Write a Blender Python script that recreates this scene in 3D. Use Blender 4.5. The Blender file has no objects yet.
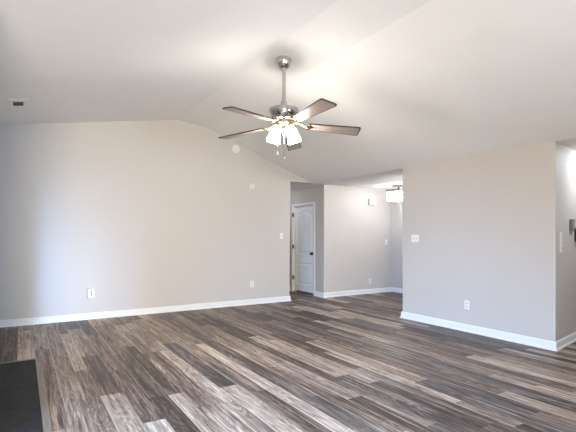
import bpy, bmesh, math, random
from mathutils import Vector, Matrix
R = math.radians
scene = bpy.context.scene
COL = scene.collection

# ------------------------------------------------------------------ camera
cam_d = bpy.data.cameras.new('camera')
cam = bpy.data.objects.new('camera', cam_d); COL.objects.link(cam)
cam.location = (0, 0, 1.34)
cam.rotation_euler = (R(90), 0, R(-31.4))
cam_d.sensor_width = 36.0
cam_d.lens = 437.5 / 576 * 36.0
cam_d.shift_y = 19.5 / 576
cam_d.clip_start = 0.02
scene.camera = cam

# ------------------------------------------------------------------ sky, window light, exposure
scene.view_settings.view_transform = 'Standard'
scene.view_settings.look = 'None'
scene.view_settings.gamma = 1.0
scene.view_settings.use_curve_mapping = False
scene.view_settings.exposure = 0.0

world = bpy.data.worlds.new('sky'); scene.world = world
world.use_nodes = True
wn = world.node_tree
wn.nodes.clear()
w_out = wn.nodes.new('ShaderNodeOutputWorld')
w_bg = wn.nodes.new('ShaderNodeBackground')
w_sky = wn.nodes.new('ShaderNodeTexSky')
w_sky.sky_type = 'HOSEK_WILKIE'
w_sky.sun_direction = Vector((0.3, 0.8, 0.55)).normalized()
w_sky.turbidity = 4
wn.links.new(w_sky.outputs[0], w_bg.inputs[0])
w_bg.inputs[1].default_value = 1.0
wn.links.new(w_bg.outputs[0], w_out.inputs[0])


def area(name, loc, rot, sx, sy, power, color, spread=180):
    d = bpy.data.lights.new(name, 'AREA')
    d.shape = 'RECTANGLE'; d.size = sx; d.size_y = sy
    d.energy = power; d.color = color; d.spread = R(spread)
    o = bpy.data.objects.new(name, d); COL.objects.link(o)
    o.location = loc; o.rotation_euler = rot
    return o

# area lamps at an assumed, unseen glass door and windows behind the camera
DAY = (1.0, 0.87, 0.66)
SKY = (0.25, 0.53, 1.0)
area('door_daylight', (-0.8, -2.36, 1.1), (R(80), 0, R(-12)), 1.36, 1.95, 310, DAY, 130)
area('window_fill', (3.3, -2.36, 1.35), (R(88), 0, R(18)), 2.3, 1.4, 48, (0.32, 0.63, 1.0), 80)  # added general fill, turned towards the left of the back wall
area('ceiling_fill', (3.3, -2.36, 1.35), (R(128), 0, 0), 2.3, 1.4, 45, (0.9, 0.97, 1.0), 110)  # added upward fill to lift the ceiling
area('door_sky', (-0.76, -2.36, 1.1), (R(86), 0, R(-6)), 0.4, 1.95, 12.5, (0.34, 0.58, 1.0), 20)
area('side_window_fill', (-2.16, 0.4, 1.35), (R(63), 0, R(-55)), 2.2, 1.4, 197, SKY, 70)  # added cool fill aimed at the far end of the right wall
# ceiling lamp of the kitchen around the corner on the right
area('kitchen_lamp', (6.2, 2.42, 2.40), (R(20), 0, 0), 0.4, 0.2, 12.3, (0.83, 0.9, 1.0), 170)
# added fill that brightens the hall wall, out of sight behind the right wall
area('hall_fill', (6.35, 5.5, 2.40), (R(66), 0, R(14)), 0.3, 0.3, 16, (1.0, 0.98, 0.97), 130)
area('hallway_fill', (5.1, 8.9, 2.42), (0, R(-20), 0), 0.3, 0.3, 3.0, (0.80, 0.88, 1.0), 160)  # added cool fill to brighten the hall door

# ------------------------------------------------------------------ materials


def new_mat(name):
    m = bpy.data.materials.new(name); m.use_nodes = True
    nt = m.node_tree
    return m, nt, nt.nodes['Principled BSDF']


def s2l(c):
    return tuple((v / 12.92 if v <= 0.04045 else ((v + 0.055) / 1.055) ** 2.4) for v in (x / 255 for x in c))


def paint(name, rgb, rough=0.6, var=0.03, scale=3.0, bump=0.0, bscale=120.0, metallic=0.0, spec=0.5, stretch=None):
    """painted / plain surface with a faint procedural mottling"""
    m, nt, b = new_mat(name)
    tc = nt.nodes.new('ShaderNodeTexCoord')
    mp = nt.nodes.new('ShaderNodeMapping')
    if stretch: mp.inputs['Scale'].default_value = stretch
    nt.links.new(tc.outputs['Object'], mp.inputs[0])
    n = nt.nodes.new('ShaderNodeTexNoise'); n.inputs['Scale'].default_value = scale; n.inputs['Detail'].default_value = 4
    nt.links.new(mp.outputs[0], n.inputs['Vector'])
    rp = nt.nodes.new('ShaderNodeValToRGB')
    lo = tuple(max(0, v * (1 - var)) for v in rgb) + (1,)
    hi = tuple(min(1, v * (1 + var)) for v in rgb) + (1,)
    rp.color_ramp.elements[0].color = lo; rp.color_ramp.elements[1].color = hi
    rp.color_ramp.elements[0].position = 0.3; rp.color_ramp.elements[1].position = 0.7
    nt.links.new(n.outputs['Fac'], rp.inputs[0])
    nt.links.new(rp.outputs[0], b.inputs['Base Color'])
    b.inputs['Roughness'].default_value = rough
    b.inputs['Metallic'].default_value = metallic
    b.inputs['Specular IOR Level'].default_value = spec
    if bump:
        n2 = nt.nodes.new('ShaderNodeTexNoise'); n2.inputs['Scale'].default_value = bscale; n2.inputs['Detail'].default_value = 3
        nt.links.new(mp.outputs[0], n2.inputs['Vector'])
        bp = nt.nodes.new('ShaderNodeBump'); bp.inputs['Strength'].default_value = bump; bp.inputs['Distance'].default_value = 0.01
        nt.links.new(n2.outputs['Fac'], bp.inputs['Height'])
        nt.links.new(bp.outputs[0], b.inputs['Normal'])
    return m


def glow(name, rgb, strength):
    m, nt, b = new_mat(name)
    b.inputs['Base Color'].default_value = (0.9, 0.88, 0.84, 1)
    b.inputs['Roughness'].default_value = 0.35
    b.inputs['Emission Color'].default_value = tuple(rgb) + (1,)
    b.inputs['Emission Strength'].default_value = strength
    return m


M = {}
M['wall'] = paint('greige_wall_paint', (0.58, 0.54, 0.505), 0.55, 0.012, 1.5, 0.05, 160)
M['hall_wall'] = paint('greige_hall_paint', (0.58, 0.54, 0.505), 0.42, 0.012, 1.5, 0.05, 160)
M['ceiling'] = paint('white_ceiling_paint', (0.90, 0.885, 0.87), 0.8, 0.012, 2.0, 0.08, 90)
M['trim'] = paint('white_trim_paint', (0.80, 0.80, 0.80), 0.35, 0.01, 4)
M['door'] = paint('white_door_paint', (0.86, 0.87, 0.90), 0.4, 0.01, 4)
M['plastic'] = paint('white_plastic', (0.82, 0.81, 0.79), 0.35, 0.01, 10)
M['vent'] = paint('vent_enamel', (0.86, 0.855, 0.85), 0.4, 0.01, 10)
M['ivory'] = paint('pale_plastic', (0.72, 0.67, 0.61), 0.4, 0.01, 10)
M['slot'] = paint('dark_slot', (0.05, 0.05, 0.05), 0.6, 0.05, 10)
M['greyslot'] = paint('grey_slot', (0.28, 0.28, 0.28), 0.6, 0.05, 10)
M['nickel'] = paint('brushed_nickel', (0.50, 0.46, 0.43), 0.18, 0.12, 30, metallic=1.0, stretch=(1, 1, 14))
M['bronze'] = paint('dark_bronze', (0.035, 0.03, 0.028), 0.4, 0.1, 20, metallic=0.6)
M['steel'] = paint('grey_device_metal', (0.11, 0.105, 0.10), 0.4, 0.08, 20, metallic=0.3)
M['hearth'] = paint('charcoal_slate', (0.022, 0.022, 0.023), 0.75, 0.25, 9, 0.25, 60, spec=0.25)
M['hearth_trim'] = paint('hearth_trim_wood', (0.23, 0.185, 0.155), 0.5, 0.25, 6, stretch=(14, 0.8, 1))
M['brick'] = paint('firebox_black', (0.03, 0.03, 0.03), 0.8, 0.2, 8)
M['shade'] = glow('lit_frosted_glass', (1.0, 0.94, 0.86), 53.0)
M['crystal'] = glow('lit_crystal_glass', (0.90, 0.94, 1.0), 15.0)
M['bulb_lit_nickel'] = paint('bulb_lit_nickel', (0.60, 0.47, 0.30), 0.22, 0.1, 30, metallic=1.0)  # nickel with the golden reflection of the bulbs put into its colour
M['brass'] = paint('warm_brass', (0.62, 0.42, 0.2), 0.25, 0.08, 20, metallic=1.0)


def blade_mat(name, dark, light, rough):
    m, nt, b = new_mat(name)
    tc = nt.nodes.new('ShaderNodeTexCoord'); mp = nt.nodes.new('ShaderNodeMapping')
    mp.inputs['Scale'].default_value = (1.2, 26, 26)
    nt.links.new(tc.outputs['Object'], mp.inputs[0])
    n = nt.nodes.new('ShaderNodeTexNoise'); n.inputs['Scale'].default_value = 3; n.inputs['Detail'].default_value = 6
    nt.links.new(mp.outputs[0], n.inputs['Vector'])
    rp = nt.nodes.new('ShaderNodeValToRGB')
    rp.color_ramp.elements[0].position = 0.3; rp.color_ramp.elements[1].position = 0.7
    rp.color_ramp.elements[0].color = dark + (1,); rp.color_ramp.elements[1].color = light + (1,)
    nt.links.new(n.outputs['Fac'], rp.inputs[0]); nt.links.new(rp.outputs[0], b.inputs['Base Color'])
    b.inputs['Roughness'].default_value = rough
    return m


M['blade'] = blade_mat('blade_wood', (0.30, 0.23, 0.195), (0.44, 0.36, 0.31), 0.38)
M['blade_edge'] = blade_mat('blade_dark_edge', (0.03, 0.022, 0.02), (0.05, 0.038, 0.034), 0.45)


def glass_mat():
    m, nt, b = new_mat('window_glass')
    nt.nodes.remove(b)
    out = nt.nodes['Material Output']
    tr = nt.nodes.new('ShaderNodeBsdfTransparent'); gl = nt.nodes.new('ShaderNodeBsdfGlossy')
    gl.inputs['Roughness'].default_value = 0.02
    fr = nt.nodes.new('ShaderNodeFresnel'); fr.inputs['IOR'].default_value = 1.45
    mx = nt.nodes.new('ShaderNodeMixShader')
    nt.links.new(fr.outputs[0], mx.inputs[0]); nt.links.new(tr.outputs[0], mx.inputs[1]); nt.links.new(gl.outputs[0], mx.inputs[2])
    nt.links.new(mx.outputs[0], out.inputs[0])
    return m


M['glass'] = glass_mat()


def floor_mat():
    """rustic grey-brown plank: tone per plank (attribute), stretched grain, knots, joints"""
    m, nt, b = new_mat('plank_floor')
    N = nt.nodes.new; L = nt.links.new

    def math_(op, a, c=None, v=None):
        n = N('ShaderNodeMath'); n.operation = op
        L(a, n.inputs[0])
        if c is not None: L(c, n.inputs[1])
        elif v is not None: n.inputs[1].default_value = v
        return n.outputs[0]
    at = N('ShaderNodeAttribute'); at.attribute_name = 'plank'
    sep = N('ShaderNodeSeparateColor'); L(at.outputs['Color'], sep.inputs[0])
    tone, cold, seed = sep.outputs[0], sep.outputs[1], sep.outputs[2]
    tc = N('ShaderNodeTexCoord')
    off = N('ShaderNodeCombineXYZ')
    L(math_('MULTIPLY', seed, v=37.0), off.inputs[0]); L(math_('MULTIPLY', seed, v=91.0), off.inputs[1])
    add = N('ShaderNodeVectorMath'); add.operation = 'ADD'
    L(tc.outputs['Object'], add.inputs[0]); L(off.outputs[0], add.inputs[1])
    vec = add.outputs[0]

    def noise(scale, detail, rough, dist=0.0):
        mp = N('ShaderNodeMapping'); mp.inputs['Scale'].default_value = scale
        L(vec, mp.inputs[0])
        n = N('ShaderNodeTexNoise'); n.inputs['Scale'].default_value = 1.0
        n.inputs['Detail'].default_value = detail; n.inputs['Roughness'].default_value = rough
        n.inputs['Distortion'].default_value = dist
        L(mp.outputs[0], n.inputs['Vector'])
        return n.outputs['Fac']
    broad = noise((11, 0.8, 1), 3, 0.55, 0.5)
    streak = noise((34, 1.1, 1), 4, 0.6, 0.5)
    fine = noise((95, 4.0, 1), 5, 0.65, 0.8)
    knot = noise((38, 11, 1), 5, 0.65, 2.2)

    def amp(n_, k): return math_('MULTIPLY', math_('SUBTRACT', n_, v=0.5), v=k)
    t = math_('ADD', tone, amp(broad, 0.80))
    t = math_('ADD', t, amp(streak, 1.25))
    t = math_('ADD', t, amp(fine, 1.05))
    spec_ = math_('SUBTRACT', knot, v=0.60)                    # sparse dark worm marks
    spec_ = math_('MULTIPLY', math_('MAXIMUM', spec_, v=0.0), v=-5.0)
    t = math_('ADD', t, spec_)
    ring = math_('MULTIPLY', math_('SINE', math_('MULTIPLY', noise((7, 0.75, 1), 2, 0.45, 0.6), v=85.0)), v=0.085)
    t = math_('ADD', t, ring)
    rp = N('ShaderNodeValToRGB')
    cr = rp.color_ramp
    cr.elements[0].position = 0.0; cr.elements[0].color = s2l((56, 43, 36)) + (1,)
    cr.elements[1].position = 1.0; cr.elements[1].color = s2l((208, 190, 170)) + (1,)
    for p, c in ((0.25, (93, 76, 66)), (0.5, (136, 115, 101)), (0.75, (170, 150, 132))):
        e = cr.elements.new(p); e.color = s2l(c) + (1,)
    t = math_('ADD', math_('MULTIPLY', t, v=1.15), v=-0.10)
    L(t, rp.inputs[0])
    mix = N('ShaderNodeMix'); mix.data_type = 'RGBA'; mix.blend_type = 'MULTIPLY'
    L(cold, mix.inputs['Factor']); L(rp.outputs[0], mix.inputs['A'])
    mix.inputs['B'].default_value = (0.76, 0.92, 1.10, 1)
    # plank edges: the uv map holds metres from the plank's edges
    uv = N('ShaderNodeUVMap'); uv.uv_map = 'plank_uv'
    su = N('ShaderNodeSeparateXYZ'); L(uv.outputs[0], su.inputs[0])
    pale = math_('MULTIPLY', math_('LESS_THAN', su.outputs[0], v=0.010), math_('GREATER_THAN', seed, v=0.35))  # bevel highlight painted as a pale line on one long edge
    P2_ = N('ShaderNodeMix'); P2_.data_type = 'RGBA'
    L(math_('MULTIPLY', math_('MULTIPLY', pale, tone), v=0.85), P2_.inputs['Factor']); L(mix.outputs['Result'], P2_.inputs['A'])
    P2_.inputs['B'].default_value = s2l((214, 200, 184)) + (1,)
    joint = math_('LESS_THAN', su.outputs[1], v=0.004)
    L2 = N('ShaderNodeMix'); L2.data_type = 'RGBA'
    L(math_('MULTIPLY', joint, v=0.6), L2.inputs['Factor']); L(P2_.outputs['Result'], L2.inputs['A'])
    L2.inputs['B'].default_value = s2l((60, 50, 46)) + (1,)
    L(L2.outputs['Result'], b.inputs['Base Color'])
    rr = N('ShaderNodeMapRange'); rr.inputs['To Min'].default_value = 0.32; rr.inputs['To Max'].default_value = 0.52
    L(fine, rr.inputs['Value']); L(rr.outputs[0], b.inputs['Roughness'])
    bp = N('ShaderNodeBump'); bp.inputs['Strength'].default_value = 0.12; bp.inputs['Distance'].default_value = 0.004
    L(fine, bp.inputs['Height']); L(bp.outputs[0], b.inputs['Normal'])
    b.inputs['Specular IOR Level'].default_value = 0.3
    return m


M['floor'] = floor_mat()

# ------------------------------------------------------------------ mesh helpers


def obj(name, bm, mat, parent=None, smooth=False, loc=None, rot=None):
    me = bpy.data.meshes.new(name)
    bmesh.ops.recalc_face_normals(bm, faces=bm.faces[:])
    bm.to_mesh(me); bm.free()
    for m_ in (mat if isinstance(mat, (list, tuple)) else [mat]):
        me.materials.append(m_)
    if smooth:
        me.polygons.foreach_set('use_smooth', [True] * len(me.polygons))
        try: me.set_sharp_from_angle(angle=R(35))
        except Exception: pass
    o = bpy.data.objects.new(name, me); COL.objects.link(o)
    if parent: o.parent = parent
    if loc: o.location = loc
    if rot: o.rotation_euler = rot
    return o


def struct(name, bm, mat, parent=None, **k):
    o = obj(name, bm, mat, parent, **k)
    if parent is None: o['kind'] = 'structure'
    return o


def box(bm, x0, x1, y0, y1, z0, z1, bevel=0.0, seg=2):
    mtx = Matrix.Translation(((x0 + x1) / 2, (y0 + y1) / 2, (z0 + z1) / 2)) @ Matrix.Diagonal((x1 - x0, y1 - y0, z1 - z0, 1))
    r = bmesh.ops.create_cube(bm, size=1.0, matrix=mtx)
    if bevel:
        es = {e for v in r['verts'] for e in v.link_edges}
        bmesh.ops.bevel(bm, geom=list(es), offset=bevel, segments=seg, affect='EDGES', profile=0.5)
    return bm


def prism(bm, poly, z0, z1, holes=()):
    """vertical prism from a plan polygon"""
    lo = [bm.verts.new((x, y, z0)) for x, y in poly]
    hi = [bm.verts.new((x, y, z1)) for x, y in poly]
    n = len(poly)
    bm.faces.new(lo[::-1]); bm.faces.new(hi)
    for i in range(n):
        bm.faces.new((lo[i], lo[(i + 1) % n], hi[(i + 1) % n], hi[i]))
    return bm


def rounded(poly, radii, seg=5):
    """round chosen corners of a plan polygon"""
    out = []
    n = len(poly)
    for i, p in enumerate(poly):
        r = radii.get(i, 0)
        if not r: out.append(p); continue
        p = Vector(p); a = Vector(poly[i - 1]) - p; c = Vector(poly[(i + 1) % n]) - p
        a.normalize(); c.normalize()
        p0 = p + a * r; p1 = p + c * r
        for k in range(seg + 1):
            t = k / seg
            q = p0 * (1 - t) ** 2 + p * 2 * t * (1 - t) + p1 * t * t
            out.append((q.x, q.y))
    return out


def lathe(bm, prof, seg=32, axis=Matrix.Identity(4), cap=True):
    rings = []
    for r, z in prof:
        ring = []
        for k in range(seg):
            a = 2 * math.pi * k / seg
            ring.append(bm.verts.new(axis @ Vector((r * math.cos(a), r * math.sin(a), z))))
        rings.append(ring)
    for a, c in zip(rings, rings[1:]):
        for k in range(seg):
            bm.faces.new((a[k], a[(k + 1) % seg], c[(k + 1) % seg], c[k]))
    if cap:
        bm.faces.new(rings[0][::-1]); bm.faces.new(rings[-1])
    return bm


def tube(bm, pts, r, seg=10):
    pts = [Vector(p) for p in pts]
    rings = []
    for i, p in enumerate(pts):
        d = (pts[min(i + 1, len(pts) - 1)] - pts[max(i - 1, 0)]).normalized()
        up = Vector((0, 0, 1)) if abs(d.z) < 0.9 else Vector((1, 0, 0))
        u = d.cross(up).normalized(); v = d.cross(u)
        rr = r[i] if isinstance(r, (list, tuple)) else r
        rings.append([bm.verts.new(p + (u * math.cos(2 * math.pi * k / seg) + v * math.sin(2 * math.pi * k / seg)) * rr) for k in range(seg)])
    for a, c in zip(rings, rings[1:]):
        for k in range(seg):
            bm.faces.new((a[k], a[(k + 1) % seg], c[(k + 1) % seg], c[k]))
    bm.faces.new(rings[0][::-1]); bm.faces.new(rings[-1])
    return bm


def moulding(name, path, side, prof, mat, kind=True, parent=None, z=0):
    """sweep a (distance from wall, height) profile along a floor path with mitred corners"""
    P = [Vector(p) for p in path]
    n = len(P)
    bm = bmesh.new()
    rings = []
    for i in range(n):
        ds = []
        if i > 0: ds.append((P[i] - P[i - 1]).normalized())
        if i < n - 1: ds.append((P[i + 1] - P[i]).normalized())
        ns = [Vector((-d.y, d.x)) * side for d in ds]
        if len(ns) == 2:
            m_ = (ns[0] + ns[1]); m_ = m_ / max(1e-6, m_.dot(ns[0]))
        else: m_ = ns[0]
        rings.append([bm.verts.new((P[i].x + m_.x * d, P[i].y + m_.y * d, z + h)) for d, h in prof])
    k = len(prof)
    for a, c in zip(rings, rings[1:]):
        for j in range(k):
            bm.faces.new((a[j], a[(j + 1) % k], c[(j + 1) % k], c[j]))
    bm.faces.new(rings[0]); bm.faces.new(rings[-1][::-1])
    o = obj(name, bm, mat, parent)
    if kind: o['kind'] = 'structure'
    return o


def thing(name, label, cat, loc=(0, 0, 0), rot=(0, 0, 0), group=None):
    o = bpy.data.objects.new(name, None); COL.objects.link(o)
    o.empty_display_size = 0.1
    o.location = loc; o.rotation_euler = rot
    o['label'] = label; o['category'] = cat
    if group: o['group'] = group
    return o


# ------------------------------------------------------------------ floor: every plank a face with its own tone
XR, YB, H = 5.305, 7.63, 2.434
random.seed(11)
bounds = [.13, .29, .454, .565, .742, .90, 1.053, 1.173, 1.363, 1.49, 1.66, 1.82, 1.945, 2.12, 2.28, 2.42, 2.55, 2.70,
          2.84, 2.95, 3.057, 3.24, 3.424, 3.563, 3.69, 3.80, 3.90, 4.013]
while bounds[-1] < 8.8: bounds.append(bounds[-1] + random.choice((.10, .125, .155, .165)))
while bounds[0] > -2.4: bounds.insert(0, bounds[0] - random.choice((.11, .14, .165)))
# planks read off the floor: x inside the row, nearest y, farthest y, tone, coldness
PLACED = [
    (.51, 4.77, 6.68, .86, .15), (.65, 5.30, 6.95, .60, .1), (.65, 3.93, 5.30, .16, .0), (.65, 2.2, 3.93, .60, .0),
    (.51, 2.9, 4.77, .40, .0), (.37, 5.5, 7.6, .62, .35), (.37, 3.7, 5.5, .54, .1), (.20, 3.4, 5.9, .42, .0), (.20, 5.9, 7.7, .66, .3),  # far planks at the left: pale, cold floor sheen painted into their tone
    (.82, 4.6, 6.4, .36, .0), (.82, 3.2, 4.6, .30, .0), (.98, 5.2, 7.0, .50, .1), (.98, 3.67, 5.2, .22, .1),
    (1.11, 3.67, 5.5, .20, .0), (1.11, 1.9, 3.66, .62, .0), (1.11, 5.5, 7.4, .58, .2),
    (1.26, 3.28, 5.1, .46, .0), (1.26, 5.1, 6.9, .62, .2), (1.43, 3.25, 5.1, .86, .1), (1.43, 5.1, 7.0, .66, .3),
    (1.57, 3.6, 5.4, .28, .8), (1.57, 5.4, 7.2, .60, .1), (1.74, 3.35, 5.2, .44, .0), (1.74, 5.2, 7.1, .62, .0),
    (1.88, 3.36, 5.19, .90, .0), (1.88, 5.19, 7.0, .44, .0), (2.03, 3.0, 5.0, .36, .5), (2.03, 5.0, 6.9, .34, .0),
    (2.20, 3.6, 5.4, .62, .0), (2.20, 5.4, 7.2, .48, .0), (2.35, 2.8, 4.5, .70, .1), (2.35, 4.5, 6.2, .58, .0),
    (2.48, 3.2, 5.0, .22, .0), (2.62, 3.3, 5.2, .70, .0), (2.62, 1.7, 3.3, .28, .7),
    (2.77, 3.0, 4.9, .74, .0), (2.90, 3.4, 5.2, .26, .1), (2.90, 1.9, 3.4, .34, .6),
    (3.00, 2.29, 4.07, .78, .0), (3.15, 2.8, 4.6, .62, .0), (3.15, 1.2, 2.8, .30, .7), (3.33, 2.9, 4.7, .36, .0),
    (3.49, .6, 2.23, .72, .0), (3.49, 2.23, 4.0, .34, .3), (3.62, 2.3, 4.1, .30, .5), (3.75, 1.7, 3.2, .24, .7),
    (3.85, 2.57, 4.4, .36, .2), (3.85, .8, 2.57, .58, .0), (3.96, 2.18, 4.0, .64, .0),
]
bm = bmesh.new()
ul = bm.loops.layers.uv.new('plank_uv')
FY0, FY1 = -2.45, 10.25
rows = []
for a, c in zip(bounds, bounds[1:]):
    mine = sorted([p for p in PLACED if a <= p[0] < c], key=lambda p: p[1])
    segs = []
    def fill(y0, y1):
        if y1 - y0 < 1e-4: return
        y = y0
        while y < y1 - 1e-4:
            ln = random.uniform(1.2, 1.85)
            e = y1 if y1 - y < ln + 0.45 else y + ln
            t = random.choices((random.uniform(.14, .3), random.uniform(.3, .5), random.uniform(.58, .76)), (3, 5, 2.3))[0]
            cold = random.uniform(.4, .9) if (t < .45 and random.random() < .28) else random.uniform(0, .15)
            segs.append((y, e, t, cold)); y = e
    if mine:
        y = FY0 + 0
        first = True
        for p in mine:
            y0 = max(p[1], y)
            fill(y, y0)
            segs.append((y0, p[2], 0.46 + (p[3] - 0.46) * 0.78, p[4])); y = p[2]
        fill(y, FY1)
    else:
        st = FY0 - random.uniform(0, 1.3)
        fill(st, FY1)
    rows.append((a, c, segs))
tones = []
for a, c, segs in rows:
    for y0, y1, t, cold in segs:
        vs = [bm.verts.new(p) for p in ((a, y0, 0), (c, y0, 0), (c, y1, 0), (a, y1, 0))]
        f = bm.faces.new(vs)
        for lp, uv in zip(f.loops, ((0, 0), (c - a, 0), (c - a, y1 - y0), (0, y1 - y0))): lp[ul].uv = uv
        tones.append((t, cold, random.random()))
fo = struct('floor', bm, M['floor'])
me_floor = fo.data
ca = me_floor.color_attributes.new('plank', 'FLOAT_COLOR', 'CORNER')
for p, tn in zip(me_floor.polygons, tones):
    for li in p.loop_indices:
        ca.data[li].color = (tn[0], tn[1], tn[2], 1)

# ------------------------------------------------------------------ shell
ZL = lambda x: 3.39 - 0.166 * (2.36 - x)          # left slope of the vault
prof = [(-2.5, ZL(-2.5)), (2.36, 3.39), (2.94, 3.312), (XR, H)]
bm = bmesh.new()
lo = []; hi = []
for y in (-2.5, YB + 0.02):
    lo.append([bm.verts.new((x, y, z)) for x, z in prof])
    hi.append([bm.verts.new((x, y, z + 0.12)) for x, z in prof])
for i in range(3):
    bm.faces.new((lo[0][i], lo[0][i + 1], lo[1][i + 1], lo[1][i]))
    bm.faces.new((hi[0][i], hi[1][i], hi[1][i + 1], hi[0][i + 1]))
for j in (0, 1):
    for i in range(3): bm.faces.new((lo[j][i], lo[j][i + 1], hi[j][i + 1], hi[j][i]))
for i in (0, 3): bm.faces.new((lo[0][i], lo[1][i], hi[1][i], hi[0][i]))
struct('ceiling', bm, M['ceiling'])
bm = bmesh.new()
box(bm, XR + 0.001, 8.8, -2.5, YB + 0.05, H, H + 0.12)
box(bm, 4.6, 8.8, YB + 0.05, 10.3, H + 0.011, H + 0.12)
struct('ceiling_hall', bm, M['ceiling'])

# back wall: gable with the hallway opening at its right end
bm = bmesh.new()
OX = 4.70
front = [(-0.5, 0), (OX, 0), (OX, H + 0.011), (XR + 0.3, H + 0.011), (XR + 0.3, H + 0.05), (XR, H + 0.05), (2.94, 3.36), (2.36, 3.44), (-0.5, ZL(-0.5) + 0.05)]
rr = 0.012
pts = []
for y in (YB, YB + 0.12):
    pts.append([bm.verts.new((x, y, z)) for x, z in front])
n = len(front)
bm.faces.new(pts[0]); bm.faces.new(pts[1][::-1])
for i in range(n):
    bm.faces.new((pts[0][i], pts[0][(i + 1) % n], pts[1][(i + 1) % n], pts[1][i]))
bm.edges.ensure_lookup_table()
es = [e for e in bm.edges if all(abs(v.co.x - OX) < 1e-5 and abs(v.co.y - YB) < 1e-5 for v in e.verts)]
bmesh.ops.bevel(bm, geom=es, offset=0.018, segments=4, affect='EDGES', profile=0.5)
struct('wall_back', bm, M['wall'])

# hallway behind the opening
bm = bmesh.new(); box(bm, OX - 0.12, OX, YB + 0.12, 10.2, 0, H + 0.02); struct('wall_hallway_left', bm, M['wall'])
bm = bmesh.new(); box(bm, OX - 0.12, 5.8, 10.1, 10.22, 0, H + 0.02); struct('wall_hallway_end', bm, M['wall'])
DX, HY, HX = 5.585, 7.655, 7.57
bm = bmesh.new()
prism(bm, rounded([(DX, HY), (8.8, HY), (8.8, 8.05), (DX, 8.05)], {0: 0.02}), 0, H + 0.02)
box(bm, DX, DX + 0.12, 8.05, 8.92, 2.03, H + 0.02)
box(bm, DX, DX + 0.12, 8.92, 10.2, 0, H + 0.02)
box(bm, DX + 0.5, DX + 0.6, 8.05, 10.2, 0, H + 0.02)
struct('wall_hall', bm, M['hall_wall'])
bm = bmesh.new(); box(bm, HX, HX + 0.12, 5.0, HY + 0.02, 0, H + 0.02); struct('wall_hall_right', bm, M['hall_wall'])

# right wall: solid block between the hall and the kitchen, its near end turning away at a slant
KD = Vector((0.98, 0.19)).normalized()
k_end = (8.7, 2.722 + (8.7 - XR) * 0.19 / 0.98)
bm = bmesh.new()
prism(bm, rounded([(XR, 2.722), k_end, (8.7, 5.12), (XR, 5.12)], {0: 0.02, 3: 0.02}), 0, H + 0.002)
struct('wall_right', bm, M['wall'])
bm = bmesh.new(); box(bm, 8.6, 8.72, -2.5, 3.5, 0, H + 0.02); struct('wall_kitchen', bm, M['wall'])

# left side: short wall with the chimney breast, room widens behind the camera
bm = bmesh.new()
box(bm, -0.48, -0.36, 3.2, YB + 0.05, 0, 2.96)
box(bm, -2.4, -0.36, 3.2, 3.32, 0, 2.96)
struct('wall_left', bm, M['wall'])
bm = bmesh.new()
box(bm, -0.36, -0.2, 4.75, 5.2, 0, 2.95)
box(bm, -0.36, -0.2, 3.3, 3.75, 0, 2.95)
box(bm, -0.36, -0.2, 3.75, 4.75, 0.85, 2.95)
struct('wall_chimney', bm, M['wall'])
bm = bmesh.new(); box(bm, -0.36, -0.30, 3.75, 4.75, 0, 0.85); struct('wall_firebox', bm, M['brick'])


def wall_with_hole(bm, a0, a1, z1, h0, h1, hz0, hz1, put):
    for u0, u1, w0, w1 in ((a0, h0, 0, z1), (h1, a1, 0, z1), (h0, h1, hz1, z1)) + (((h0, h1, 0, hz0),) if hz0 > 0.01 else ()):
        put(bm, u0, u1, w0, w1)


bm = bmesh.new()
wall_with_hole(bm, -2.5, 1.0, 3.2, -1.5, -0.1, 0.0, 2.1, lambda b, u0, u1, w0, w1: box(b, u0, u1, -2.52, -2.4, w0, w1))
wall_with_hole(bm, 1.0, 8.8, 3.5, 2.1, 4.5, 0.65, 2.1, lambda b, u0, u1, w0, w1: box(b, u0, u1, -2.52, -2.4, w0, w1))
struct('wall_rear', bm, M['wall'])
bm = bmesh.new()
wall_with_hole(bm, -2.5, 3.32, 2.75, -0.75, 1.55, 0.65, 2.1, lambda b, u0, u1, w0, w1: box(b, -2.4, -2.28, u0, u1, w0, w1))
struct('wall_side', bm, M['wall'])


def window(name, w, h, loc, rz):
    e = bpy.data.objects.new(name, None); COL.objects.link(e); e.location = loc; e.rotation_euler = (0, 0, rz); e['kind'] = 'structure'
    bm = bmesh.new()
    for x0, x1, z0, z1 in ((-w / 2, -w / 2 + .06, 0, h), (w / 2 - .06, w / 2, 0, h), (-w / 2, w / 2, 0, .06), (-w / 2, w / 2, h - .06, h), (-.03, .03, 0, h)):
        box(bm, x0, x1, -.04, .04, z0, z1, 0.004, 1)
    obj('frame', bm, M['trim'], e)
    for s in (-1, 1):
        bm = bmesh.new(); box(bm, *sorted((s * .03, s * (w / 2 - .06))), -.004, .004, .06, h - .06); obj('pane', bm, M['glass'], e)


window('window_1', 2.4, 1.45, (3.3, -2.46, 0.65), 0)  # unseen rear window, put in to account for the fill lamps there
window('window_2', 2.3, 1.45, (-2.34, 0.4, 0.65), R(90))  # unseen side window, put in to account for its fill lamp
window('door_2', 1.4, 2.1, (-0.8, -2.46, 0.0), 0)

# ------------------------------------------------------------------ baseboards
BP = [(0, 0), (0.026, 0), (0.026, 0.012), (0.022, 0.020), (0.014, 0.024), (0.014, 0.082), (0.010, 0.096), (0.004, 0.104), (0, 0.104)]
moulding('baseboard_back', [(-0.36, YB), (OX, YB), (OX, YB + 2.4)], -1, BP, M['trim'])
moulding('baseboard_right', [(8.6, 2.722 + (8.6 - XR) * 0.19 / 0.98), (XR, 2.722), (XR, 5.12), (HX, 5.12)], 1, BP, M['trim'])
moulding('baseboard_hall', [(DX, 7.992), (DX, HY), (HX, HY), (HX, 5.2)], -1, BP, M['trim'])
moulding('baseboard_hallway', [(DX, 10.1), (DX, 8.98)], -1, BP, M['trim'])

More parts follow.
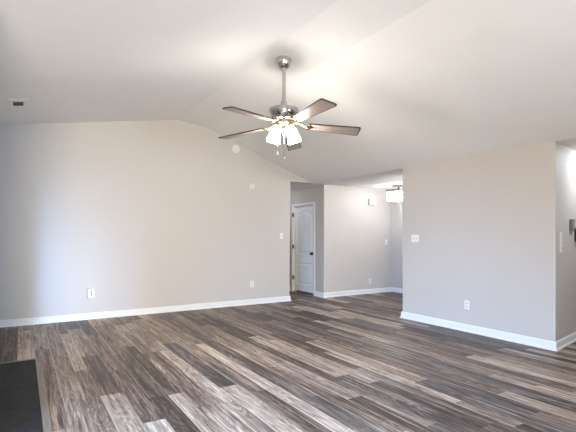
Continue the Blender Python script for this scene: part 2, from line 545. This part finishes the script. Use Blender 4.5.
# ------------------------------------------------------------------ hall door
door = bpy.data.objects.new('door_1', None); COL.objects.link(door); door.location = (DX, 8.05, 0); door['kind'] = 'structure'
DW, DH = 0.87, 2.025
# local: y along the door from the knob side to the hinge side, -x faces the room


def arch(y0, y1, z0, z1, rise, inset=0.0, seg=14):
    y0 += inset; y1 -= inset; z0 += inset; z1 -= inset
    pts = [(y0, z0), (y1, z0)]
    if rise <= 0: return pts + [(y1, z1), (y0, z1)]
    for k in range(seg + 1):
        t = k / seg
        y = y1 + (y0 - y1) * t
        pts.append((y, z1 - rise + rise * (0.5 - 0.5 * math.cos(2 * math.pi * t))))
    return pts


def loop_face(bm, loops, x):
    es = []
    for lp in loops:
        vs = [bm.verts.new((x, y, z)) for y, z in lp]
        for i in range(len(vs)): es.append(bm.edges.new((vs[i], vs[(i + 1) % len(vs)])))
    return bmesh.ops.triangle_fill(bm, use_beauty=True, edges=es)


P1 = (0.115, DW - 0.115, 0.92, DH - 0.115, 0.075)
P2 = (0.115, DW - 0.115, 0.20, 0.70, 0)
bm = bmesh.new()
XF, XP = 0.030, 0.040       # front face and panel-groove depth
loop_face(bm, [[(0.003, 0.038), (DW - 0.003, 0.038), (DW - 0.003, DH), (0.003, DH)], arch(*P1), arch(*P2)], XF)
for P_ in (P1, P2):
    rings = []
    for ins, x in ((0, XF), (0.010, XF + 0.011), (0.028, XF + 0.011), (0.045, XF + 0.002)):
        rings.append([bm.verts.new((x, y, z)) for y, z in arch(*P_, inset=ins)])
    for a, c in zip(rings, rings[1:]):
        for k in range(len(a)): bm.faces.new((a[k], a[(k + 1) % len(a)], c[(k + 1) % len(a)], c[k]))
    bm.faces.new(rings[-1])
box(bm, XF + 0.012, XF + 0.035, 0.003, DW - 0.003, 0.038, DH)
for y0, y1, z0, z1 in ((0.003, 0.004, 0.038, DH), (DW - 0.004, DW - 0.003, 0.038, DH), (0.003, DW - 0.003, 0.038, 0.039), (0.003, DW - 0.003, DH - 0.001, DH)):
    box(bm, XF, XF + 0.013, y0, y1, z0, z1)
obj('door_panel', bm, M['door'], door)
bm = bmesh.new()
for y0, y1, z0, z1 in ((-0.058, 0, 0, 2.03), (DW, DW + 0.058, 0, 2.03), (-0.058, DW + 0.058, 2.03, 2.09)):
    box(bm, -0.016, 0.0, y0, y1, z0, z1, 0.004, 2)
box(bm, 0, 0.12, -0.0, 0.003, 0, 2.03); box(bm, 0, 0.12, DW - 0.003, DW, 0, 2.03); box(bm, 0, 0.12, 0, DW, 2.027, 2.03)
obj('door_frame', bm, M['trim'], door)
bm = bmesh.new()
ax = Matrix.Translation((XF, 0.07, 0.93)) @ Matrix.Rotation(R(-90), 4, 'Y')
lathe(bm, [(0.036, 0), (0.036, 0.008), (0.013, 0.012), (0.013, 0.03), (0.028, 0.038), (0.034, 0.052), (0.027, 0.068), (0.008, 0.073)], 20, ax)
obj('door_knob', bm, M['bronze'], door, True)
for z in (0.29, 1.03, 1.79):
    bm = bmesh.new()
    box(bm, -0.012, XF, DW - 0.004, DW + 0.003, z, z + 0.09, 0.001, 1)
    tube(bm, [(-0.012, DW - 0.002, z - 0.006), (-0.012, DW - 0.002, z + 0.096)], 0.009)
    obj('hinge', bm, M['steel'], door)

# ------------------------------------------------------------------ hearth
t = thing('hearth', 'charcoal black slate hearth slab with thin wood edging on the floor at lower left', 'hearth', (-0.03, 4.25, 0))
bm = bmesh.new(); box(bm, -0.17, 0.16, -1.15, 1.17, 0, 0.012, 0.003, 1); obj('slab', bm, M['hearth'], t)
for nm, bx in (('side', (0.16, 0.215, -1.15, 1.21)), ('end', (-0.17, 0.16, 1.17, 1.21))):
    bm = bmesh.new(); box(bm, bx[0], bx[1], bx[2], bx[3], 0, 0.014, 0.003, 1); obj('edging', bm, M['hearth_trim'], t)

# ------------------------------------------------------------------ ceiling register
rx, ry = -0.03, 6.515
slope = math.atan(0.166)
t = thing('ceiling_register', 'white ceiling air register with a dark slot near the left wall', 'air vent', (rx, ry, ZL(rx)), (0, -slope, 0))
bm = bmesh.new()
W2, L2_ = 0.105, 0.28
for x0, x1, y0, y1 in ((-W2, -0.056, -L2_, L2_), (0.056, W2, -L2_, L2_), (-0.056, 0.056, -L2_, -0.175), (-0.056, 0.056, L2_ - .04, L2_), (-0.056, 0.056, 0.02, 0.045)):
    box(bm, x0, x1, y0, y1, -0.007, -0.0005, 0.002, 1)
obj('register_frame', bm, M['vent'], t)
bm = bmesh.new(); box(bm, -0.058, 0.058, -0.178, 0.023, -0.003, -0.0005); obj('dark_opening', bm, M['slot'], t)['label'] = 'dark slot'
for k in range(6):
    bm = bmesh.new(); y = 0.062 + k * 0.030
    box(bm, -0.058, 0.058, y - .0135, y + .0135, -0.006, -0.002); obj('louvre', bm, M['vent'], t)
bm = bmesh.new(); box(bm, -0.058, 0.058, 0.03, L2_ - .03, -0.002, -0.0005); obj('backing', bm, M['greyslot'], t)

# ------------------------------------------------------------------ wall plates


def outlet(label, loc, rz, plug=False):
    """local: -y faces the room"""
    t = thing('wall_outlet', label, 'outlet', loc, (0, 0, rz))
    bm = bmesh.new(); box(bm, -0.039, 0.039, -0.006, 0, -0.061, 0.061, 0.003, 2); obj('cover_plate', bm, M['plastic'], t)
    for z in (-0.024, 0.024):
        bm = bmesh.new(); box(bm, -0.017, 0.017, -0.009, -0.005, z - 0.017, z + 0.017, 0.003, 2)
        s = obj('socket', bm, M['ivory'], t)
        bm = bmesh.new()
        for x in (-0.007, 0.007): box(bm, x - 0.0018, x + 0.0018, -0.0096, -0.008, z - 0.005, z + 0.009)
        obj('slot', bm, M['slot'], s)
    return t


def switch(label, loc, rz, gangs=1, rocker=False):
    t = thing('light_switch', label, 'switch', loc, (0, 0, rz))
    w = 0.037 + 0.038 * (gangs - 1)
    bm = bmesh.new(); box(bm, -w, w, -0.006, 0, -0.059, 0.059, 0.003, 2); obj('cover_plate', bm, M['plastic'], t)
    for g in range(gangs):
        x = (g - (gangs - 1) / 2) * 0.064
        bm = bmesh.new(); box(bm, x - 0.006, x + 0.006, -0.0075, -0.005, -0.014, 0.014); s = obj('toggle_well', bm, M['greyslot'], t)
        bm = bmesh.new(); box(bm, x - 0.004, x + 0.004, -0.018, -0.006, 0.0, 0.009, 0.001, 1); obj('toggle', bm, M['plastic'], t)
    return t


outlet('white outlet low on the back wall below the small sensor, left of the hallway opening', (3.837, YB, 0.396), 0)
outlet('white outlet low on the right wall near its free corner', (XR, 3.904, 0.372), R(-90))
outlet('faint white outlet low on the far hall wall', (6.897, HY, 0.28), 0)
switch('single white light switch on the back wall beside the hallway opening', (4.499, YB, 1.33), 0)
switch('double white toggle switch plate on the right wall', (XR, 4.842, 1.293), R(-90), 2)
switch('single pale light switch on the far hall wall below the chandelier', (7.409, HY, 1.186), 0)
KA = math.atan2(KD.y, KD.x)
KW = lambda x: 2.722 + (x - XR) * 0.19 / 0.98
switch('upper white switch plate on the slanted side wall at right edge', (5.495, KW(5.495), 1.32), KA)
switch('lower white switch plate on the slanted side wall at right edge', (5.495, KW(5.495), 1.195), KA)

# outlet with a box-shaped plug-in adapter
t = outlet('white outlet carrying a boxy plug-in on the back wall at left', (0.965, YB, 0.42), 0)
t = thing('plug_in_adapter', 'white boxy plug-in with a grey slot sticking out of the left outlet', 'plug-in', (0.952, YB - 0.0095, 0.425))
bm = bmesh.new(); box(bm, -0.052, 0.052, -0.085, 0, -0.075, 0.075, 0.008, 3); obj('housing', bm, M['plastic'], t)
bm = bmesh.new(); box(bm, -0.008, 0.008, -0.088, -0.083, -0.04, 0.045, 0.002, 1); obj('slot', bm, M['greyslot'], t)

# round detector high on the gable
t = thing('smoke_detector', 'round white smoke detector high on the back wall under the sloping ceiling', 'smoke detector', (3.491, YB, 2.982))
AXY = Matrix.Rotation(R(90), 4, 'X')
bm = bmesh.new(); lathe(bm, [(0.078, 0), (0.078, 0.014), (0.072, 0.02), (0.066, 0.02)], 32, AXY); obj('base', bm, M['plastic'], t, True)
bm = bmesh.new(); lathe(bm, [(0.066, 0.018), (0.062, 0.034), (0.045, 0.042), (0.012, 0.044)], 32, AXY); obj('cover', bm, M['plastic'], t, True)
bm = bmesh.new()
for z in (-0.012, 0.012): box(bm, -0.022, 0.022, -0.0455, -0.042, z - 0.003, z + 0.003)
obj('vent_slot', bm, M['greyslot'], t)

# small two-piece sensor
t = thing('wall_sensor', 'small pale two-piece sensor on the back wall above the single outlet', 'sensor', (3.837, YB, 2.293))
bm = bmesh.new(); box(bm, -0.045, -0.015, -0.018, 0, -0.055, 0.055, 0.005, 2); obj('magnet_strip', bm, M['plastic'], t)
bm = bmesh.new()
v = [(-0.005, -0.05), (0.03, -0.05), (0.045, 0.0), (0.045, 0.045), (0.02, 0.05), (-0.005, 0.06)]
fr = [bm.verts.new((x, -0.028, z)) for x, z in v]; bk = [bm.verts.new((x, 0, z)) for x, z in v]
bm.faces.new(fr); bm.faces.new(bk[::-1])
for i in range(len(v)): bm.faces.new((fr[i], fr[(i + 1) % len(v)], bk[(i + 1) % len(v)], bk[i]))
obj('sensor_body', bm, M['plastic'], t)

# door chime box in the hall
t = thing('door_chime', 'white door chime box high on the far hall wall', 'chime', (6.943, HY, 2.117))
bm = bmesh.new(); box(bm, -0.095, 0.095, -0.05, -0.008, -0.07, 0.07, 0.006, 2); obj('cover', bm, M['plastic'], t)
bm = bmesh.new(); box(bm, -0.102, 0.088, -0.010, 0, -0.076, 0.066, 0.002, 1); obj('back_plate', bm, M['steel'], t)

# devices on the slanted wall
t = thing('thermostat', 'grey thermostat on the slanted side wall at the right edge', 'thermostat', (5.895, KW(5.895), 1.472), (0, 0, KA))
bm = bmesh.new(); box(bm, -0.07, 0.07, -0.028, 0, -0.075, 0.07, 0.005, 2); obj('housing', bm, M['steel'], t)
bm = bmesh.new(); box(bm, -0.045, 0.055, -0.031, -0.027, -0.06, 0.055, 0.002, 1); obj('screen', bm, M['greyslot'], t)
t = thing('wall_phone_panel', 'dark panel on the slanted wall beside the grey thermostat', 'panel', (6.10, KW(6.10), 1.352), (0, 0, KA))
bm = bmesh.new(); box(bm, -0.075, 0.075, -0.03, 0, -0.085, 0.085, 0.005, 2); obj('housing', bm, M['bronze'], t)
bm = bmesh.new(); box(bm, -0.055, 0.055, -0.033, -0.029, 0.0, 0.06, 0.002, 1); obj('screen', bm, M['greyslot'], t)

# ------------------------------------------------------------------ ceiling fan
FX, FYc = 2.57, 4.30
ztop = 3.39 - (FX - 2.36) * (0.078 / 0.58)
fan = thing('ceiling_fan', 'brushed nickel five blade ceiling fan with lit glass shades hanging from the vault', 'ceiling fan', (FX, FYc, ztop))
zz = lambda z: z - ztop          # absolute height to local
bm = bmesh.new()
lathe(bm, [(0.078, 0.012), (0.087, -0.008), (0.088, -0.028), (0.074, -0.070), (0.060, -0.096), (0.050, -0.106), (0.032, -0.110), (0.030, -0.135)], 36)
obj('canopy', bm, M['nickel'], fan, True)
bm = bmesh.new(); lathe(bm, [(0.021, -0.13), (0.021, zz(2.83))], 20); obj('downrod', bm, M['nickel'], fan, True)
bm = bmesh.new()
lathe(bm, [(0.024, zz(2.87)), (0.036, zz(2.865)), (0.036, zz(2.815)), (0.05, zz(2.80)), (0.05, zz(2.79))], 28); obj('coupling', bm, M['nickel'], fan, True)
bm = bmesh.new()
lathe(bm, [(0.04, zz(2.80)), (0.15, zz(2.795)), (0.167, zz(2.787)), (0.170, zz(2.768)), (0.162, zz(2.72)), (0.138, zz(2.675)), (0.11, zz(2.655)), (0.09, zz(2.65))], 48)
obj('motor_housing', bm, M['nickel'], fan, True)

phi0 = R(83.5 - 31.4)
TILT = Matrix.Rotation(0.0, 4, 'X')
# the whole rotor hangs slightly out of level
cr_, cf_ = Vector((.8535, -.521, 0)), Vector((.521, .8535, 0))
tilt_axis_d = Matrix.Rotation(-0.082, 4, cr_) @ Matrix.Rotation(-0.010, 4, cf_)
RB = 0.885


def blade_bm():
    bm = bmesh.new()
    u0, u1 = 0.25, RB
    outline = []
    # along +x, width along y
    wr, wt = 0.085, 0.105
    cs = [(u0, -wr * .75, .03), (u1 - 0.02, -wt, .03), (u1, wt * .8, .035), (u0, wr * .75, .03)]
    poly = rounded([(c[0], c[1]) for c in cs], {i: c[2] for i, c in enumerate(cs)}, 5)
    n = len(poly)
    cx_ = sum(p[0] for p in poly) / n
    inner = [(x + (0.012 if x < cx_ else -0.012), y - math.copysign(0.010, y)) for x, y in poly]
    lo = [bm.verts.new((x, y, -0.006)) for x, y in poly]; hi = [bm.verts.new((x, y, 0.006)) for x, y in poly]
    li = [bm.verts.new((x, y, -0.0065)) for x, y in inner]
    bm.faces.new(li[::-1])
    bm.faces.new(hi).material_index = 1
    for i in range(n):
        j = (i + 1) % n
        bm.faces.new((lo[i], lo[j], hi[j], hi[i])).material_index = 1
        bm.faces.new((li[i], li[j], lo[j], lo[i])).material_index = 1
    return bm


def iron_bm():
    """blade iron: curved arm from the hub to a three-lobed plate under the blade"""
    bm = bmesh.new()
    tube(bm, [(0.085, 0, 0.03), (0.13, 0, 0.032), (0.18, 0, 0.012), (0.24, 0, -0.012)], [0.016, 0.013, 0.012, 0.016], 10)
    pl = [(0.215, -0.018), (0.25, -0.05), (0.29, -0.045), (0.30, -0.02), (0.345, -0.012), (0.355, 0.0),
          (0.345, 0.012), (0.30, 0.02), (0.29, 0.045), (0.25, 0.05), (0.215, 0.018)]
    lo = [bm.verts.new((x, y, -0.011)) for x, y in pl]; hi = [bm.verts.new((x, y, -0.0055)) for x, y in pl]
    bm.faces.new(lo[::-1]); bm.faces.new(hi)
    for i in range(len(pl)): bm.faces.new((lo[i], lo[(i + 1) % len(pl)], hi[(i + 1) % len(pl)], hi[i]))
    for x, y in ((0.262, -0.033), (0.262, 0.033), (0.33, 0.0)):
        lathe(bm, [(0.007, -0.014), (0.007, -0.010)], 10, Matrix.Translation((x, y, 0)))
    return bm


hub_z = zz(2.615)
blade0 = iron0 = None
for k in range(5):
    a = phi0 + k * 2 * math.pi / 5
    mtx = Matrix.Translation((cr_.x * 0.03, cr_.y * 0.03, hub_z)) @ tilt_axis_d @ Matrix.Rotation(a, 4, 'Z') @ Matrix.Rotation(R(3.0), 4, 'Y') @ Matrix.Rotation(R(-11), 4, 'X')
    if k == 0:
        blade0 = b_ = obj('fan_blade', blade_bm(), [M['blade'], M['blade_edge']], fan)
        iron0 = i_ = obj('blade_iron', iron_bm(), M['bulb_lit_nickel'], b_, True)
    else:
        b_ = blade0.copy(); COL.objects.link(b_); b_.parent = fan
        i_ = iron0.copy(); COL.objects.link(i_); i_.parent = b_
    b_.matrix_local = mtx

bm = bmesh.new()
lathe(bm, [(0.085, zz(2.66)), (0.095, zz(2.65)), (0.095, zz(2.615)), (0.07, zz(2.60)), (0.055, zz(2.585)), (0.055, zz(2.55)), (0.035, zz(2.53)), (0.012, zz(2.515)), (0.010, zz(2.49)), (0.004, zz(2.48))], 32)
kit = obj('light_kit', bm, M['bulb_lit_nickel'], fan, True)
shade0 = arm0 = None
for k in range(4):
    a = R(-31.4) + R((24, 156, 204, 336)[k])
    d = Vector((math.cos(a), math.sin(a), 0))
    base = Vector((0, 0, zz(2.57)))
    if k == 0:
        bm = bmesh.new()
        # bell shade opening downwards along -z
        lathe(bm, [(0.026, 0.03), (0.032, 0.0), (0.048, -0.03), (0.059, -0.065), (0.063, -0.10), (0.066, -0.135), (0.077, -0.163), (0.073, -0.164), (0.061, -0.135), (0.056, -0.10), (0.042, -0.055), (0.02, -0.02)], 28, cap=False)
        sh = shade0 = obj('glass_shade', bm, M['shade'], kit, True)
        sh['label'] = 'lit frosted glass shade'
        bm = bmesh.new(); tube(bm, [(-0.095, 0, 0.03), (-0.05, 0, 0.055), (-0.02, 0, 0.055), (0, 0, 0.03)], 0.009, 10)
        lathe(bm, [(0.02, 0.05), (0.034, 0.035), (0.034, 0.012)], 20)
        ar = arm0 = obj('lamp_arm', bm, M['brass'], kit, True)
    else:
        sh = shade0.copy(); COL.objects.link(sh); sh.parent = kit
        ar = arm0.copy(); COL.objects.link(ar); ar.parent = kit
    m_ = Matrix.Translation(base + d * 0.088) @ Matrix.Rotation(a, 4, 'Z') @ Matrix.Rotation(R(-16), 4, 'Y')
    sh.matrix_local = m_; ar.matrix_local = m_
for (cx, dy, zb) in ((-0.075, -0.05, 2.24), (0.003, -0.07, 2.205)):
    p = cr_ * cx + cf_ * dy
    bm = bmesh.new(); tube(bm, [(p.x * .5, p.y * .5, zz(2.56)), (p.x, p.y, zz(2.50)), (p.x, p.y, zz(zb + .04))], 0.0035, 8)
    c_ = obj('pull_chain', bm, M['nickel'], fan)
    bm = bmesh.new(); lathe(bm, [(0.003, zz(zb + .045)), (0.009, zz(zb + .03)), (0.010, zz(zb + .01)), (0.004, zz(zb))], 12, Matrix.Translation((p.x, p.y, 0)))
    obj('chain_pull', bm, M['nickel'], c_, True)

# ------------------------------------------------------------------ hall chandelier
CX, CY = 7.00, 6.86
ch = thing('hall_chandelier', 'lit crystal ceiling light with a dark frame hanging in the hall', 'ceiling light', (CX, CY, H))
bm = bmesh.new(); box(bm, -0.10, 0.10, -0.10, 0.10, -0.035, 0.0, 0.004, 1); box(bm, -0.018, 0.018, -0.018, 0.018, -0.115, -0.03); obj('canopy', bm, M['steel'], ch)
bm = bmesh.new()
for s in (-1, 1):
    box(bm, -0.19, 0.19, s * 0.18 - 0.010, s * 0.18 + 0.010, -0.125, -0.105)
    box(bm, s * 0.18 - 0.010, s * 0.18 + 0.010, -0.19, 0.19, -0.125, -0.105)
box(bm, -0.18, 0.18, -0.010, 0.010, -0.125, -0.105); box(bm, -0.010, 0.010, -0.18, 0.18, -0.125, -0.105)
obj('frame', bm, M['steel'], ch)
cr0 = None
for ix, iy in [(a_ - 1, c_ - 1) for a_ in range(3) for c_ in range(3)]:
    if True:
        if cr0 is None:
            bm = bmesh.new()
            prism(bm, [(0.044 * math.cos(R(22.5 + 45 * k)), 0.044 * math.sin(R(22.5 + 45 * k))) for k in range(8)], -0.34, -0.150)
            bmesh.ops.bevel(bm, geom=bm.edges[:], offset=0.008, segments=1, affect='EDGES')
            cr0 = s_ = obj('crystal_shade', bm, M['crystal'], ch)
            bm = bmesh.new(); lathe(bm, [(0.012, -0.152), (0.016, -0.150), (0.016, -0.120)], 12); cap0 = c_ = obj('shade_cap', bm, M['steel'], s_)
        else:
            s_ = cr0.copy(); COL.objects.link(s_); s_.parent = ch
            c_ = cap0.copy(); COL.objects.link(c_); c_.parent = s_
        s_.location = (ix * 0.14, iy * 0.14, 0)
